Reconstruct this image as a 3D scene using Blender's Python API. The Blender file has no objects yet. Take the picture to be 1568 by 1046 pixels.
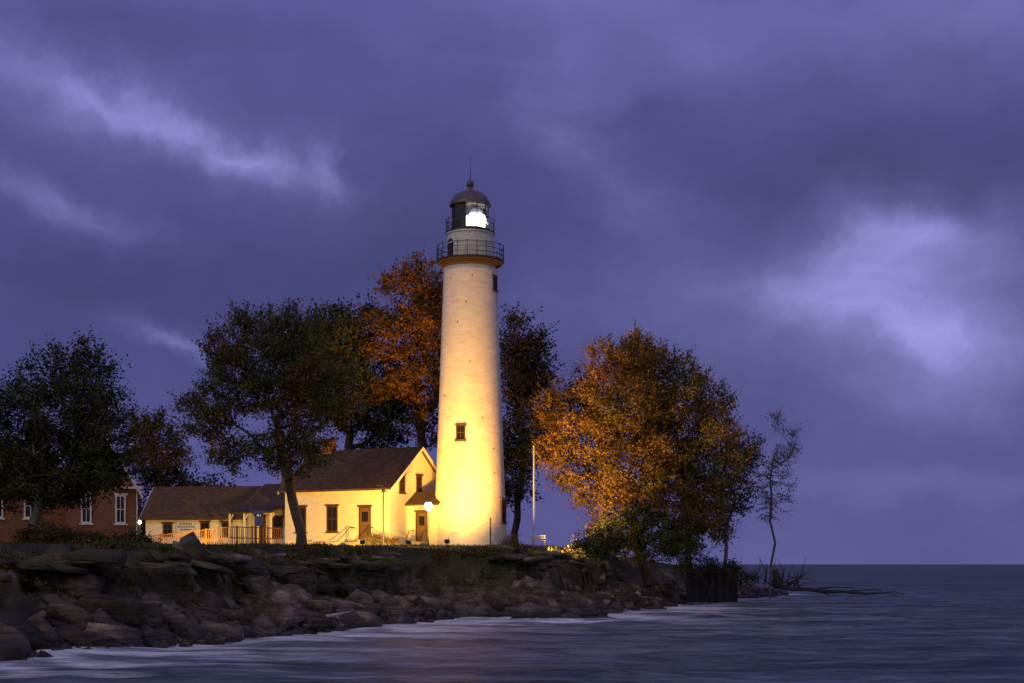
import bpy, math, bmesh
import numpy as np
from mathutils import Vector, Matrix

F = 2178.0      # focal length in image pixels, turns image coordinates into metres
CAMZ = 3.1
def sx(b, d): return (b-784.0)*d/F  # b and e are image pixel coordinates, d is the depth
def sz(e, d): return CAMZ+(864.0-e)*d/F

scene = bpy.context.scene
rng = np.random.RandomState(7)
LAT = rng.rand(256, 256)
def vn(x, y):
    x = np.asarray(x, float); y = np.asarray(y, float)
    xi = np.floor(x).astype(int); yi = np.floor(y).astype(int)
    fx = x-xi; fy = y-yi
    fx = fx*fx*(3-2*fx); fy = fy*fy*(3-2*fy)
    a = LAT[xi % 256, yi % 256]; b = LAT[(xi+1) % 256, yi % 256]
    c = LAT[xi % 256, (yi+1) % 256]; d = LAT[(xi+1) % 256, (yi+1) % 256]
    return (a*(1-fx)+b*fx)*(1-fy)+(c*(1-fx)+d*fx)*fy
def fbm(x, y, o=4):
    s = 0; a = .5; n = 0
    for i in range(o):
        s = s+a*vn(x*2**i+17.3*i, y*2**i+5.1*i); n += a; a *= .5
    return s/n

# ------------------------------------------------------------ materials
def newmat(name):
    m = bpy.data.materials.new(name); m.use_nodes = True
    nt = m.node_tree
    return m, nt, nt.nodes['Principled BSDF'], nt.nodes['Material Output']
def N(nt, t, **k):
    n = nt.nodes.new(t)
    for a, v in k.items(): setattr(n, a, v)
    return n
def ramp(nt, fac, stops):
    r = N(nt, 'ShaderNodeValToRGB')
    el = r.color_ramp.elements
    while len(el) < len(stops): el.new(.5)
    for e, (p, c) in zip(el, stops):
        e.position = p; e.color = (*c, 1)
    nt.links.new(fac, r.inputs[0]); return r.outputs[0]
def noise(nt, vec, scale, detail=5, rough=.55, dist=0):
    n = N(nt, 'ShaderNodeTexNoise'); n.inputs['Scale'].default_value = scale
    n.inputs['Detail'].default_value = detail; n.inputs['Roughness'].default_value = rough
    n.inputs['Distortion'].default_value = dist
    nt.links.new(vec, n.inputs['Vector']); return n.outputs[0]
def objco(nt, scale=(1, 1, 1), src='Object'):
    tc = N(nt, 'ShaderNodeTexCoord'); mp = N(nt, 'ShaderNodeMapping')
    mp.inputs['Scale'].default_value = scale
    nt.links.new(tc.outputs[src], mp.inputs[0]); return mp.outputs[0]
def bump(nt, h, bsdf, strength=.4, dist=.05):
    b = N(nt, 'ShaderNodeBump'); b.inputs['Strength'].default_value = strength
    b.inputs['Distance'].default_value = dist
    nt.links.new(h, b.inputs['Height']); nt.links.new(b.outputs[0], bsdf.inputs['Normal'])
def mix(nt, f, a, b, typ='MIX'):
    m = N(nt, 'ShaderNodeMix', data_type='RGBA', blend_type=typ)
    for s, v in ((0, f), (6, a), (7, b)):
        if hasattr(v, 'is_linked') or hasattr(v, 'links'): nt.links.new(v, m.inputs[s])
        elif s == 0: m.inputs[0].default_value = v
        else: m.inputs[s].default_value = (*v, 1)
    return m.outputs[2]
def math_(nt, op, a, b=None, clamp=False):
    m = N(nt, 'ShaderNodeMath', operation=op); m.use_clamp = clamp
    for i, v in enumerate((a, b)):
        if v is None: continue
        if hasattr(v, 'links'): nt.links.new(v, m.inputs[i])
        else: m.inputs[i].default_value = v
    return m.outputs[0]

def mottled(name, c1, c2, scale=2, rough=.8, bmp=.3, bscale=12, co=(1, 1, 1), metal=0):
    m, nt, b, o = newmat(name); v = objco(nt, co)
    n = noise(nt, v, scale, 4, .65)
    nt.links.new(ramp(nt, n, [(.32, c1), (.68, c2)]), b.inputs['Base Color'])
    b.inputs['Roughness'].default_value = rough; b.inputs['Metallic'].default_value = metal
    if bmp: bump(nt, noise(nt, v, bscale, 3), b, bmp, .03)
    return m
def brickmat(name, c1, c2, mortar, sc=1.0, bw=.25, rh=.085, rot=False, bs=.5):
    m, nt, b, o = newmat(name)
    tc = N(nt, 'ShaderNodeTexCoord'); sp = N(nt, 'ShaderNodeSeparateXYZ'); nt.links.new(tc.outputs['Object'], sp.inputs[0])
    s = math_(nt, 'ADD', sp.outputs[0], sp.outputs[1]); cb = N(nt, 'ShaderNodeCombineXYZ')
    nt.links.new(s, cb.inputs[0]); nt.links.new(sp.outputs[2], cb.inputs[1])
    br = N(nt, 'ShaderNodeTexBrick'); nt.links.new(cb.outputs[0], br.inputs[0])
    br.inputs['Scale'].default_value = sc; br.inputs['Brick Width'].default_value = bw; br.inputs['Row Height'].default_value = rh
    br.inputs['Mortar Size'].default_value = .008; br.inputs['Color1'].default_value = (*c1, 1); br.inputs['Color2'].default_value = (*c2, 1)
    br.inputs['Mortar'].default_value = (*mortar, 1)
    n = noise(nt, tc.outputs['Object'], 1.3, 4, .7)
    nt.links.new(mix(nt, .55, br.outputs[0], ramp(nt, n, [(.3, (.45, .45, .45)), (.7, (1.1, 1.1, 1.1))]), 'MULTIPLY'), b.inputs['Base Color'])
    b.inputs['Roughness'].default_value = .85
    bump(nt, math_(nt, 'ADD', br.outputs[1], math_(nt, 'MULTIPLY', n, -1.0)), b, bs, -.015)
    return m

M = {}
M['paint'] = mottled('white_painted_brick', (.66, .61, .50), (.80, .76, .64), 1.6, .6, .25, 9, (1, 1, 2.4))
M['tower'] = mottled('tower_whitewash', (.64, .58, .50), (.82, .77, .69), 1.1, .6, .8, 4, (1, 1, 2.6))
M['corbel'] = brickmat('corbel_brick', (.13, .075, .05), (.09, .05, .04), (.12, .09, .07))
M['black'] = mottled('black_iron', (.012, .012, .014), (.03, .03, .03), 4, .5, 0)
M['roofmetal'] = mottled('lantern_roof_iron', (.08, .07, .07), (.15, .13, .13), 3, .45, 0)
M['shingle'] = brickmat('roof_shingles', (.12, .066, .042), (.06, .036, .026), (.02, .015, .012), 1, .35, .16, bs=.9)
M['brick'] = brickmat('red_brick', (.30, .10, .04), (.19, .065, .03), (.2, .15, .1))
M['trim'] = mottled('white_trim', (.50, .53, .58), (.72, .74, .77), 5, .5, 0)
M['frame'] = mottled('dark_wood_frame', (.045, .022, .012), (.09, .045, .025), 5, .6, 0)
M['door'] = mottled('brown_door', (.09, .045, .025), (.15, .08, .045), 5, .6, 0)
M['wood'] = mottled('deck_wood', (.11, .05, .025), (.20, .10, .05), 6, .8, 0)
M['drift'] = mottled('driftwood', (.03, .027, .025), (.10, .09, .085), 3, .9, .4)
M['driftpale'] = mottled('bleached_driftwood', (.2, .18, .17), (.45, .42, .42), 3, .9, .4)
M['bark'] = mottled('bark', (.035, .028, .02), (.10, .08, .06), 3, .95, .6, 10, (1, 1, .3))
M['barklight'] = mottled('pale_bark', (.09, .08, .07), (.22, .20, .18), 3, .95, .6, 10, (1, 1, .3))
M['concrete'] = mottled('concrete', (.22, .21, .2), (.34, .32, .3), 3, .9, .3)
M['blue'] = mottled('blue_sign_paint', (.08, .14, .3), (.12, .2, .4), 3, .5, 0)
M['steel'] = mottled('rusty_steel', (.012, .01, .009), (.035, .026, .02), 1.5, .85, .3)
m, nt, b, o = newmat('window_glass'); b.inputs['Base Color'].default_value = (.012, .012, .015, 1); b.inputs['Roughness'].default_value = .15; b.inputs['Specular IOR Level'].default_value = .3; M['glass'] = m
m, nt, b, o = newmat('lantern_glass')
tr = N(nt, 'ShaderNodeBsdfTransparent'); gl = N(nt, 'ShaderNodeBsdfGlossy'); gl.inputs['Roughness'].default_value = .05
fr = N(nt, 'ShaderNodeFresnel'); mx = N(nt, 'ShaderNodeMixShader')
nt.links.new(fr.outputs[0], mx.inputs[0]); nt.links.new(tr.outputs[0], mx.inputs[1]); nt.links.new(gl.outputs[0], mx.inputs[2]); nt.links.new(mx.outputs[0], o.inputs[0]); M['lglass'] = m
def emit(name, col, s):
    m, nt, b, o = newmat(name); b.inputs['Base Color'].default_value = (*col, 1)
    b.inputs['Emission Color'].default_value = (*col, 1); b.inputs['Emission Strength'].default_value = s; return m
M['lens'] = emit('lit_lens', (1, .97, .9), 5)
M['lensdim'] = emit('dim_lens', (.6, .65, .85), .25)
M['bulb'] = emit('sodium_bulb', (1, .72, .28), 18)

def leafmat(name, ca, cb, cc, scale=.3, lo=.42, hi=.6, trans=0):
    m, nt, b, o = newmat(name); v = objco(nt)
    g = N(nt, 'ShaderNodeNewGeometry')
    c1 = mix(nt, g.outputs['Random Per Island'], ca, cb)
    f = ramp(nt, noise(nt, v, scale, 2, .6), [(lo, (0, 0, 0)), (hi, (1, 1, 1))])
    c2 = mix(nt, f, c1, cc)
    f2 = ramp(nt, noise(nt, v, scale*3.3, 1, .6), [(.35, (.5, .5, .5)), (.65, (1.3, 1.3, 1.3))])
    c3 = mix(nt, 1.0, c2, f2, 'MULTIPLY')
    nt.links.new(c3, b.inputs['Base Color']); b.inputs['Roughness'].default_value = .65
    b.inputs['Specular IOR Level'].default_value = .2
    if trans:
        t = N(nt, 'ShaderNodeBsdfTranslucent'); nt.links.new(c3, t.inputs[0])
        ms = N(nt, 'ShaderNodeMixShader'); ms.inputs[0].default_value = trans
        nt.links.new(b.outputs[0], ms.inputs[1]); nt.links.new(t.outputs[0], ms.inputs[2]); nt.links.new(ms.outputs[0], o.inputs[0])
    return m
M['l_dark'] = leafmat('dark_green_leaves', (.035, .055, .012), (.07, .08, .02), (.05, .04, .012))
M['l_green'] = leafmat('green_leaves', (.055, .075, .018), (.09, .10, .026), (.12, .07, .016))
M['l_orange'] = leafmat('orange_leaves', (.32, .125, .02), (.22, .09, .02), (.13, .075, .02), trans=.2)
M['l_gold'] = leafmat('golden_leaves', (.34, .185, .032), (.25, .12, .024), (.13, .09, .022), .22, .42, .62, trans=.2)
M['l_olive'] = leafmat('olive_leaves', (.24, .15, .03), (.24, .12, .022), (.11, .10, .024), .25)
M['l_rust'] = leafmat('rust_leaves', (.11, .055, .017), (.08, .06, .018), (.035, .045, .013))
M['l_grass'] = leafmat('grass_blades', (.05, .06, .016), (.10, .09, .028), (.04, .045, .014), .5)

# ------------------------------------------------------------ mesh helpers
def link(o, parent=None):
    scene.collection.objects.link(o)
    if parent: o.parent = parent
    return o
def empty(name, loc=(0, 0, 0), rz=0):
    e = bpy.data.objects.new(name, None); e.location = loc; e.rotation_euler = (0, 0, rz); e.empty_display_size = .5
    return link(e)
def mesh_np(name, V, Fc, mats, parent=None, smooth=False):
    V = np.asarray(V, np.float32).reshape(-1, 3); Fc = np.asarray(Fc, np.int32); k = Fc.shape[1]; nf = len(Fc)
    me = bpy.data.meshes.new(name); me.vertices.add(len(V)); me.vertices.foreach_set('co', V.ravel())
    me.loops.add(nf*k); me.loops.foreach_set('vertex_index', Fc.ravel())
    me.polygons.add(nf); me.polygons.foreach_set('loop_start', np.arange(0, nf*k, k, dtype=np.int32))
    me.polygons.foreach_set('loop_total', np.full(nf, k, np.int32))
    if smooth: me.polygons.foreach_set('use_smooth', np.ones(nf, bool))
    me.update(calc_edges=True)
    for m in mats: me.materials.append(m)
    return link(bpy.data.objects.new(name, me), parent)

class MB:
    def __init__(s): s.v = []; s.f = []; s.m = []; s.mats = []; s.M = Matrix.Identity(4)
    def mi(s, m):
        m = M[m]
        if m not in s.mats: s.mats.append(m)
        return s.mats.index(m)
    def add(s, vs, fs, m):
        b = len(s.v); k = s.mi(m)
        s.v += [tuple(s.M @ Vector(v)) for v in vs]; s.f += [[b+i for i in f] for f in fs]; s.m += [k]*len(fs)
    def box(s, a, b, m):
        x0, y0, z0 = a; x1, y1, z1 = b
        s.add([(x0, y0, z0), (x1, y0, z0), (x1, y1, z0), (x0, y1, z0), (x0, y0, z1), (x1, y0, z1), (x1, y1, z1), (x0, y1, z1)],
              [(0, 3, 2, 1), (4, 5, 6, 7), (0, 1, 5, 4), (1, 2, 6, 5), (2, 3, 7, 6), (3, 0, 4, 7)], m)
    def tube(s, pts, r, m, n=6):
        pts = [Vector(p) for p in pts]
        if not hasattr(r, '__len__'): r = [r]*len(pts)
        vs = []; fs = []
        for i, p in enumerate(pts):
            t = (pts[min(i+1, len(pts)-1)]-pts[max(i-1, 0)]).normalized()
            a = t.cross(Vector((.31, .52, .79)))
            a.normalize(); bb = t.cross(a)
            for j in range(n):
                th = 2*math.pi*j/n; vs.append(p+(a*math.cos(th)+bb*math.sin(th))*r[i])
        for i in range(len(pts)-1):
            for j in range(n):
                fs.append((i*n+j, i*n+(j+1) % n, (i+1)*n+(j+1) % n, (i+1)*n+j))
        fs.append(tuple(range(n))[::-1]); fs.append(tuple(range((len(pts)-1)*n, len(pts)*n)))
        s.add(vs, fs, m)
    def lathe(s, prof, m, n=48, cap=True):
        vs = []; fs = []
        for (r, z) in prof:
            for j in range(n):
                th = 2*math.pi*j/n; vs.append((r*math.cos(th), r*math.sin(th), z))
        for i in range(len(prof)-1):
            for j in range(n): fs.append((i*n+j, i*n+(j+1) % n, (i+1)*n+(j+1) % n, (i+1)*n+j))
        if cap: fs.append(tuple(range(n))[::-1]); fs.append(tuple(range((len(prof)-1)*n, len(prof)*n)))
        s.add(vs, fs, m)
    def ring(s, R, z, r, m, n=40):
        pts = [(R*math.cos(2*math.pi*i/n), R*math.sin(2*math.pi*i/n), z) for i in range(n)]
        for i in range(n): s.tube([pts[i], pts[(i+1) % n]], r, m, 4)
    def gable(s, x0, x1, y0, y1, z0, ze, zr, m):
        ym = (y0+y1)/2
        vs = [(x, y, z) for x in (x0, x1) for (y, z) in ((y0, z0), (y1, z0), (y1, ze), (ym, zr), (y0, ze))]
        s.add(vs, [(0, 1, 2, 3, 4)[::-1], (5, 6, 7, 8, 9), (0, 5, 9, 4), (1, 2, 7, 6), (4, 9, 8, 3), (3, 8, 7, 2), (0, 1, 6, 5)], m)
    def roof(s, x0, x1, y0, y1, ze, zr, m, ov=.35, og=.3, th=.14, edge=None):
        ym = (y0+y1)/2; sl = (zr-ze)/(ym-y0); g = .02
        for sg in (-1, 1):
            ye = ym+sg*(ym-y0+ov); zl = ze-sl*ov+g; zt = zr+g
            vs = [(x, y, z) for x in (x0-og, x1+og) for (y, z) in ((ye, zl), (ym, zt), (ym, zt+th), (ye, zl+th))]
            s.add(vs, [(0, 1, 2, 3), (7, 6, 5, 4), (0, 4, 5, 1), (3, 2, 6, 7), (0, 3, 7, 4), (1, 5, 6, 2)], m)
            if edge:
                for xx in (x0-og-.05, x1+og+.003):
                    vs = [(x, y, z) for x in (xx, xx+.047) for (y, z) in ((ye, zl-.12), (ym, zt-.12), (ym, zt+th-.03), (ye, zl+th-.03))]
                    s.add(vs, [(0, 1, 2, 3), (7, 6, 5, 4), (0, 4, 5, 1), (3, 2, 6, 7), (0, 3, 7, 4), (1, 5, 6, 2)], edge)
    def window(s, cx, y, z0, w, h, fm='frame', muntin=True, axis='x', door=False):
        def bx(u0, u1, d0, d1, a, b, m):
            if axis == 'x': s.box((u0, y-d1, a), (u1, y-d0, b), m)
            else: s.box((y+d0, u0, a), (y+d1, u1, b), m)
        f = .09
        bx(cx-w/2+f, cx+w/2-f, .002, .02, z0+f, z0+h-f, 'glass' if not door else 'door')
        bx(cx-w/2, cx-w/2+f, .002, .07, z0, z0+h, fm); bx(cx+w/2-f, cx+w/2, .002, .07, z0, z0+h, fm)
        bx(cx-w/2+f, cx+w/2-f, .002, .068, z0+h-f, z0+h, fm); bx(cx-w/2+f, cx+w/2-f, .002, .068, z0, z0+f, fm)
        if not door:
            bx(cx-w/2-.1, cx+w/2+.1, .002, .12, z0-.1, z0-.003, fm)
            if muntin:
                bx(cx-w/2+f, cx+w/2-f, .022, .055, z0+h/2-.03, z0+h/2+.03, fm)
                bx(cx-.02, cx+.02, .022, .05, z0+f, z0+h/2-.032, fm); bx(cx-.02, cx+.02, .022, .05, z0+h/2+.032, z0+h-f, fm)
        else:
            bx(cx-w/4, cx+w/4, .022, .03, z0+h*.55, z0+h*.85, 'glass')
        bx(cx-w/2-.12, cx+w/2+.12, .002, .1, z0+h+.003, z0+h+.12, fm)
    def obj(s, name, parent=None, smooth=False, bevel=0):
        me = bpy.data.meshes.new(name); me.from_pydata(s.v, [], s.f); me.update()
        for m in s.mats: me.materials.append(m)
        me.polygons.foreach_set('material_index', s.m)
        if smooth: me.polygons.foreach_set('use_smooth', [True]*len(s.f))
        o = link(bpy.data.objects.new(name, me), parent)
        if bevel:
            md = o.modifiers.new('b', 'BEVEL'); md.width = bevel; md.segments = 2
        return o

# ------------------------------------------------------------ terrain
SH = [(-4000, -300), (-400, -60), (-90, 0), (-45, 15), (-26, 31), (-19, 41), (-16.8, 46), (-15.7, 51.5), (-13.9, 54.5), (-12.6, 57), (-11.3, 60),
      (-9.6, 65.5), (-8.2, 69), (-6.3, 74.5), (-4.6, 80), (-2.6, 83.5), (0.2, 81), (2.6, 80.5), (4.2, 84), (6.2, 90), (8.4, 97),
      (11, 103), (14.5, 113), (18.5, 125), (23, 134), (26, 140), (27.5, 146), (24, 155), (12, 170), (-10, 190), (-60, 260), (-600, 4200), (-4000, 4200)]
SHa = np.array(SH, float)
def sdist(X, Y):
    X = np.asarray(X, float); Y = np.asarray(Y, float)
    best = np.full(X.shape, 1e9); ins = np.zeros(X.shape, bool)
    for i in range(len(SHa)):
        a = SHa[i]; b = SHa[(i+1) % len(SHa)]; d = b-a
        t = np.clip(((X-a[0])*d[0]+(Y-a[1])*d[1])/(d@d), 0, 1)
        best = np.minimum(best, np.hypot(X-a[0]-t*d[0], Y-a[1]-t*d[1]))
        if a[1] != b[1]:
            c = ((a[1] > Y) != (b[1] > Y)) & (X < (b[0]-a[0])*(Y-a[1])/(b[1]-a[1])+a[0]); ins ^= c
    return np.where(ins, best, -best)
def tw(X, Y):
    t = sdist(X, Y)
    return t+4.4*(fbm(X/5.0, Y/5.0, 3)-.5)+1.8*(fbm(X/1.3+9, Y/1.3, 3)-.5)
def plate(X, Y):
    z = np.interp(Y, [55, 70, 88, 96, 105, 130], [3.9, 3.98, 4.2, 4.28, 4.36, 4.42])
    return z-np.interp(X, [3, 6, 12, 17, 24, 30], [0, .3, .9, 1.45, 2.75, 3.25])
def TT(X): return np.interp(X, [-30, 5, 12], [8.3, 8.6, 11])
def H(X, Y):
    X = np.asarray(X, float); Y = np.asarray(Y, float)
    t = tw(X, Y); T = TT(X); zp = plate(X, Y)
    tt = t/T
    pr = np.interp(tt, [0, .22, .42, .56, .64, .68, .9, 1.0], [0, .12, .22, .30, .70, .82, .95, 1])
    z = pr*zp
    z = z+1.7*(fbm(X/2.2+3, Y/2.2+8, 4)-.5)*np.clip(np.minimum(tt*4, (1.0-tt)*5), 0, 1)
    st = .45; q = z/st+.9*fbm(X/3, Y/3, 2)+X*.2
    fq = q-np.floor(q); q2 = np.floor(q)+np.clip((fq-.35)/.3, 0, 1)
    zt = z+(q2-q)*st
    w = np.clip(np.minimum(tt*3, (1.0-tt)*6), 0, 1)
    z = z*(1-.5*w)+zt*.5*w
    z = z+np.where(tt > .8, .3*(fbm(X/1.6, Y/1.6, 3)-.5)*np.clip((1.8-tt)*2, 0, 1), 0)
    return np.where(t > 0, z, np.maximum(-3, t*.35))
def Hs(x, y): return float(H(np.array([x]), np.array([y]))[0])
def grid(xs, ys):
    X, Y = np.meshgrid(xs, ys); nx = len(xs); ny = len(ys)
    i = np.arange((nx-1)*(ny-1)); r = i//(nx-1); c = i % (nx-1); a = r*nx+c
    return X, Y, np.stack([a, a+1, a+nx+1, a+nx], 1)
def stretch(lo, hi, step, far1, far2):
    mid = np.arange(lo, hi+step/2, step); L = []; d = step; x = lo
    while x > far1: d *= 1.35; x -= d; L.append(x)
    R = []; d = step; x = hi
    while x < far2: d *= 1.35; x += d; R.append(x)
    return np.array(L[::-1]+list(mid)+R)
X, Y, Fc = grid(stretch(-30, 30, .2, -4200, 6000), stretch(38, 150, .24, -2000, 6000))
Z = H(X, Y); T0 = tw(X, Y)
jx = .16*(vn(X*3, Z*4)-.5)*(T0 > 0)*(T0 < 12)
g = mesh_np('ground', np.stack([X+jx, Y-.8*(vn(X*.9+Z*.3, Z*3.2)-.5)*np.clip(T0/3, 0, 1)*(T0 < 8), Z], -1), Fc, [], None, False)
at = g.data.attributes.new('grass', 'FLOAT', 'POINT')
at.data.foreach_set('value', np.clip((T0/TT(X)-.74)*6+1.5*(fbm(X, Y, 3)-.5), 0, 1).ravel().astype(np.float32))
def rockmat(name, grass=False, light=1.0):
    m, nt, b, o = newmat(name)
    v = objco(nt, (1, 1, 1)); vs = objco(nt, (.35, .35, 5))
    n1 = noise(nt, v, .55, 5, .65); n2 = noise(nt, vs, 1.2, 4, .6, .6); n3 = noise(nt, v, 5, 5, .7)
    c = ramp(nt, n1, [(.3, tuple(light*k for k in (.055, .043, .03))), (.5, tuple(light*k for k in (.16, .125, .09))), (.68, tuple(light*k for k in (.40, .34, .28)))])
    c = mix(nt, .75, c, ramp(nt, n2, [(.38, (.35, .33, .3)), (.55, (1.15, 1.1, 1.05))]), 'MULTIPLY')
    c = mix(nt, .6, c, ramp(nt, n3, [(.35, (.4, .4, .4)), (.65, (1.3, 1.3, 1.3))]), 'MULTIPLY')
    sp = N(nt, 'ShaderNodeSeparateXYZ'); gg = N(nt, 'ShaderNodeNewGeometry'); nt.links.new(gg.outputs['Position'], sp.inputs[0])
    if light == 1.0:   # moss on the higher, flatter faces
        sn = N(nt, 'ShaderNodeSeparateXYZ'); nt.links.new(gg.outputs['Normal'], sn.inputs[0])
        mz = N(nt, 'ShaderNodeMapRange'); nt.links.new(sp.outputs[2], mz.inputs[0]); mz.inputs[1].default_value = 1.0; mz.inputs[2].default_value = 2.8
        f = math_(nt, 'MULTIPLY', mz.outputs[0], ramp(nt, n1, [(.46, (1, 1, 1)), (.62, (0, 0, 0))])); f = math_(nt, 'MULTIPLY', f, math_(nt, 'ADD', sn.outputs[2], .35, True), True)
        c = mix(nt, f, c, mix(nt, n3, (.028, .036, .01), (.14, .135, .04)))
    if not grass:      # every block has its own tone
        c = mix(nt, 1.0, c, ramp(nt, gg.outputs['Random Per Island'], [(0, (.5, .5, .52)), (.7, (1.05, 1.02, 1.0)), (1, (1.7, 1.65, 1.6))]), 'MULTIPLY')
    wet = N(nt, 'ShaderNodeMapRange'); nt.links.new(sp.outputs[2], wet.inputs[0]); wet.inputs[1].default_value = .15; wet.inputs[2].default_value = .9
    c = mix(nt, wet.outputs[0], mix(nt, 1.0, c, (.4, .4, .44), 'MULTIPLY'), c)
    if grass:
        a = N(nt, 'ShaderNodeAttribute', attribute_name='grass')
        gc = ramp(nt, n3, [(.35, (.022, .026, .01)), (.7, (.065, .06, .022))])
        c = mix(nt, a.outputs['Fac'], c, gc)
    nt.links.new(c, b.inputs['Base Color'])
    rr = N(nt, 'ShaderNodeMapRange'); nt.links.new(wet.outputs[0], rr.inputs[0]); rr.inputs[3].default_value = .35; rr.inputs[4].default_value = .9
    nt.links.new(rr.outputs[0], b.inputs['Roughness'])
    h = math_(nt, 'ADD', math_(nt, 'MULTIPLY', n2, 1.0), math_(nt, 'MULTIPLY', n3, .8))
    bump(nt, h, b, 1.0, .28)
    return m
M['rock'] = rockmat('sandstone'); M['rockg'] = rockmat('ground_rock_and_turf', True); M['rocklight'] = rockmat('pale_limestone', False, 1.8)
g.data.materials.append(M['rockg'])

# rocks and slabs
rs = np.random.RandomState(11)
def hull(npt, sc, seed):
    r = np.random.RandomState(seed); p = r.normal(size=(npt, 3)); p /= np.linalg.norm(p, axis=1)[:, None]; p *= sc
    p = np.clip(p, -np.array(sc)*.72, np.array(sc)*.72)
    bm = bmesh.new()
    for q in p: bm.verts.new(q)
    res = bmesh.ops.convex_hull(bm, input=bm.verts)
    bmesh.ops.delete(bm, geom=[e for e in res['geom_interior'] if isinstance(e, bmesh.types.BMVert)], context='VERTS')
    bmesh.ops.triangulate(bm, faces=bm.faces[:]); bm.verts.index_update()
    V = np.array([v.co[:] for v in bm.verts]); Fq = np.array([[v.index for v in f.verts] for f in bm.faces]); bm.free(); return V, Fq
tb = [hull(14, (1.15, .9, .75), i) for i in range(16)]; ts = [hull(16, (1.1, .8, .24), 50+i) for i in range(16)]
def rotm(rx, ry, rz):
    return np.array((Matrix.Rotation(rz, 3, 'Z') @ Matrix.Rotation(ry, 3, 'Y') @ Matrix.Rotation(rx, 3, 'X')))
class Rocks:
    def __init__(s): s.V = []; s.F = []; s.n = 0
    def add(s, t, pos, sc, r):
        V, Fq = t; V = (V*sc)@r.T+np.array(pos); s.V.append(V); s.F.append(Fq+s.n); s.n += len(V)
    def done(s, name, mat): return mesh_np(name, np.vstack(s.V), np.vstack(s.F), [mat])
seg = SHa[5:27]
def shorept():
    i = rs.randint(len(seg)-1); f = rs.rand(); a = seg[i]; b = seg[i+1]; d = (b-a)/np.linalg.norm(b-a)
    return a+(b-a)*f, np.array([-d[1], d[0]])
R = Rocks()
for k in range(460):     # bedded slabs, dipping down to the right
    p, n = shorept(); t = rs.uniform(-.3, 6.5); q = p+n*t; h = Hs(*q)
    s = rs.uniform(.4, 1.4)
    R.add(ts[rs.randint(16)], (q[0], q[1], max(h, 0)+rs.uniform(-.15, .12)), (s, s*rs.uniform(.6, 1.1), s*rs.uniform(.8, 1.9)), rotm(rs.normal()*.25, .34+rs.normal()*.22, rs.uniform(-.9, .6)))
for k in range(230):     # big tilted blocks broken off the bank
    p, n = shorept(); t = rs.uniform(-.5, 5.0); q = p+n*t; h = Hs(*q); s = rs.uniform(.5, 1.6)*(.7 if q[0] > 5 else 1)
    R.add(tb[rs.randint(16)], (q[0], q[1], max(h, 0)+s*.1), (s, s*.8, s*rs.uniform(.45, 1.0)), rotm(rs.normal()*.35, .42+rs.normal()*.3, rs.uniform(-1.2, .8)))
for k in range(100):     # overhanging ledges just below the turf
    p, n = shorept()
    if p[0] > 9: continue
    t = rs.uniform(3.6, 6.0); q = p+n*t; z = plate(q[0], q[1])*rs.uniform(.70, .90)
    if sdist(q[0:1], q[1:2])[0] < 3: continue
    s = rs.uniform(.7, 1.7); R.add(ts[rs.randint(16)], (q[0], q[1]+1.0, z), (s, s*.9, s*rs.uniform(.4, .9)), rotm(rs.normal()*.08, .09+rs.normal()*.11, rs.uniform(-.6, .6)))
for k in range(1000):
    p, n = shorept(); t = abs(rs.normal())*2.6-1.1; q = p+n*t; h = Hs(*q); s = rs.uniform(.1, .45)
    R.add(tb[rs.randint(16)], (q[0], q[1], max(h, -.1)+s*.1), (s, s, s), rotm(rs.normal()*.5, rs.normal()*.5, rs.uniform(0, 6)))
for (b, e, d, s, f) in [(165, 925, 57, 1.9, .95), (60, 955, 52, 1.6, .7), (10, 955, 50, 1.4, .9), (110, 968, 53, 1.2, .6), (430, 905, 70, 1.7, .6), (510, 925, 73, 1.6, .55),
                     (790, 915, 87, 1.9, .7), (850, 915, 86, 1.8, .55), (545, 945, 71, 1.3, .45), (390, 950, 63, 1.2, .5), (300, 965, 58, 1.1, .4), (720, 925, 86, 1.7, .5), (900, 920, 91, 1.3, .6), (620, 930, 79, 1.4, .5)]:
    R.add(tb[int(b*7+3) % 16], (sx(b, d), d, sz(e, d)-.3), (s, s, s*f), rotm(rs.normal()*.15, .42+rs.normal()*.1, rs.uniform(-.5, .5)))
R.done('shore_rocks', M['rock'])
R = Rocks()
for k in range(240):
    b = rs.uniform(880, 1085); d = rs.uniform(94, 112)+(b-900)*.05; x = sx(b, d); h = Hs(x, d)
    if h < .1 or h > 3.0: continue
    s = rs.uniform(.2, .6); R.add(tb[rs.randint(16)], (x, d, h+s*.25), (s, s, s), rotm(rs.normal()*.5, rs.normal()*.5, rs.uniform(0, 6)))
R.done('riprap_boulders', M['rocklight'])

def leaves_np(C, size, rs):
    n = len(C); a = rs.normal(size=(n, 3)); a /= np.linalg.norm(a, axis=1)[:, None]; c = rs.normal(size=(n, 3)); b = np.cross(a, c); b /= np.linalg.norm(b, axis=1)[:, None]
    s = size*rs.uniform(.5, 1.2, n)[:, None]; a = a*s*.62; b = b*s*.42
    return np.stack([C-a, C+b-a*.1, C+a, C-b-a*.1], 1).reshape(-1, 3), np.arange(n*4).reshape(-1, 4)
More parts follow.
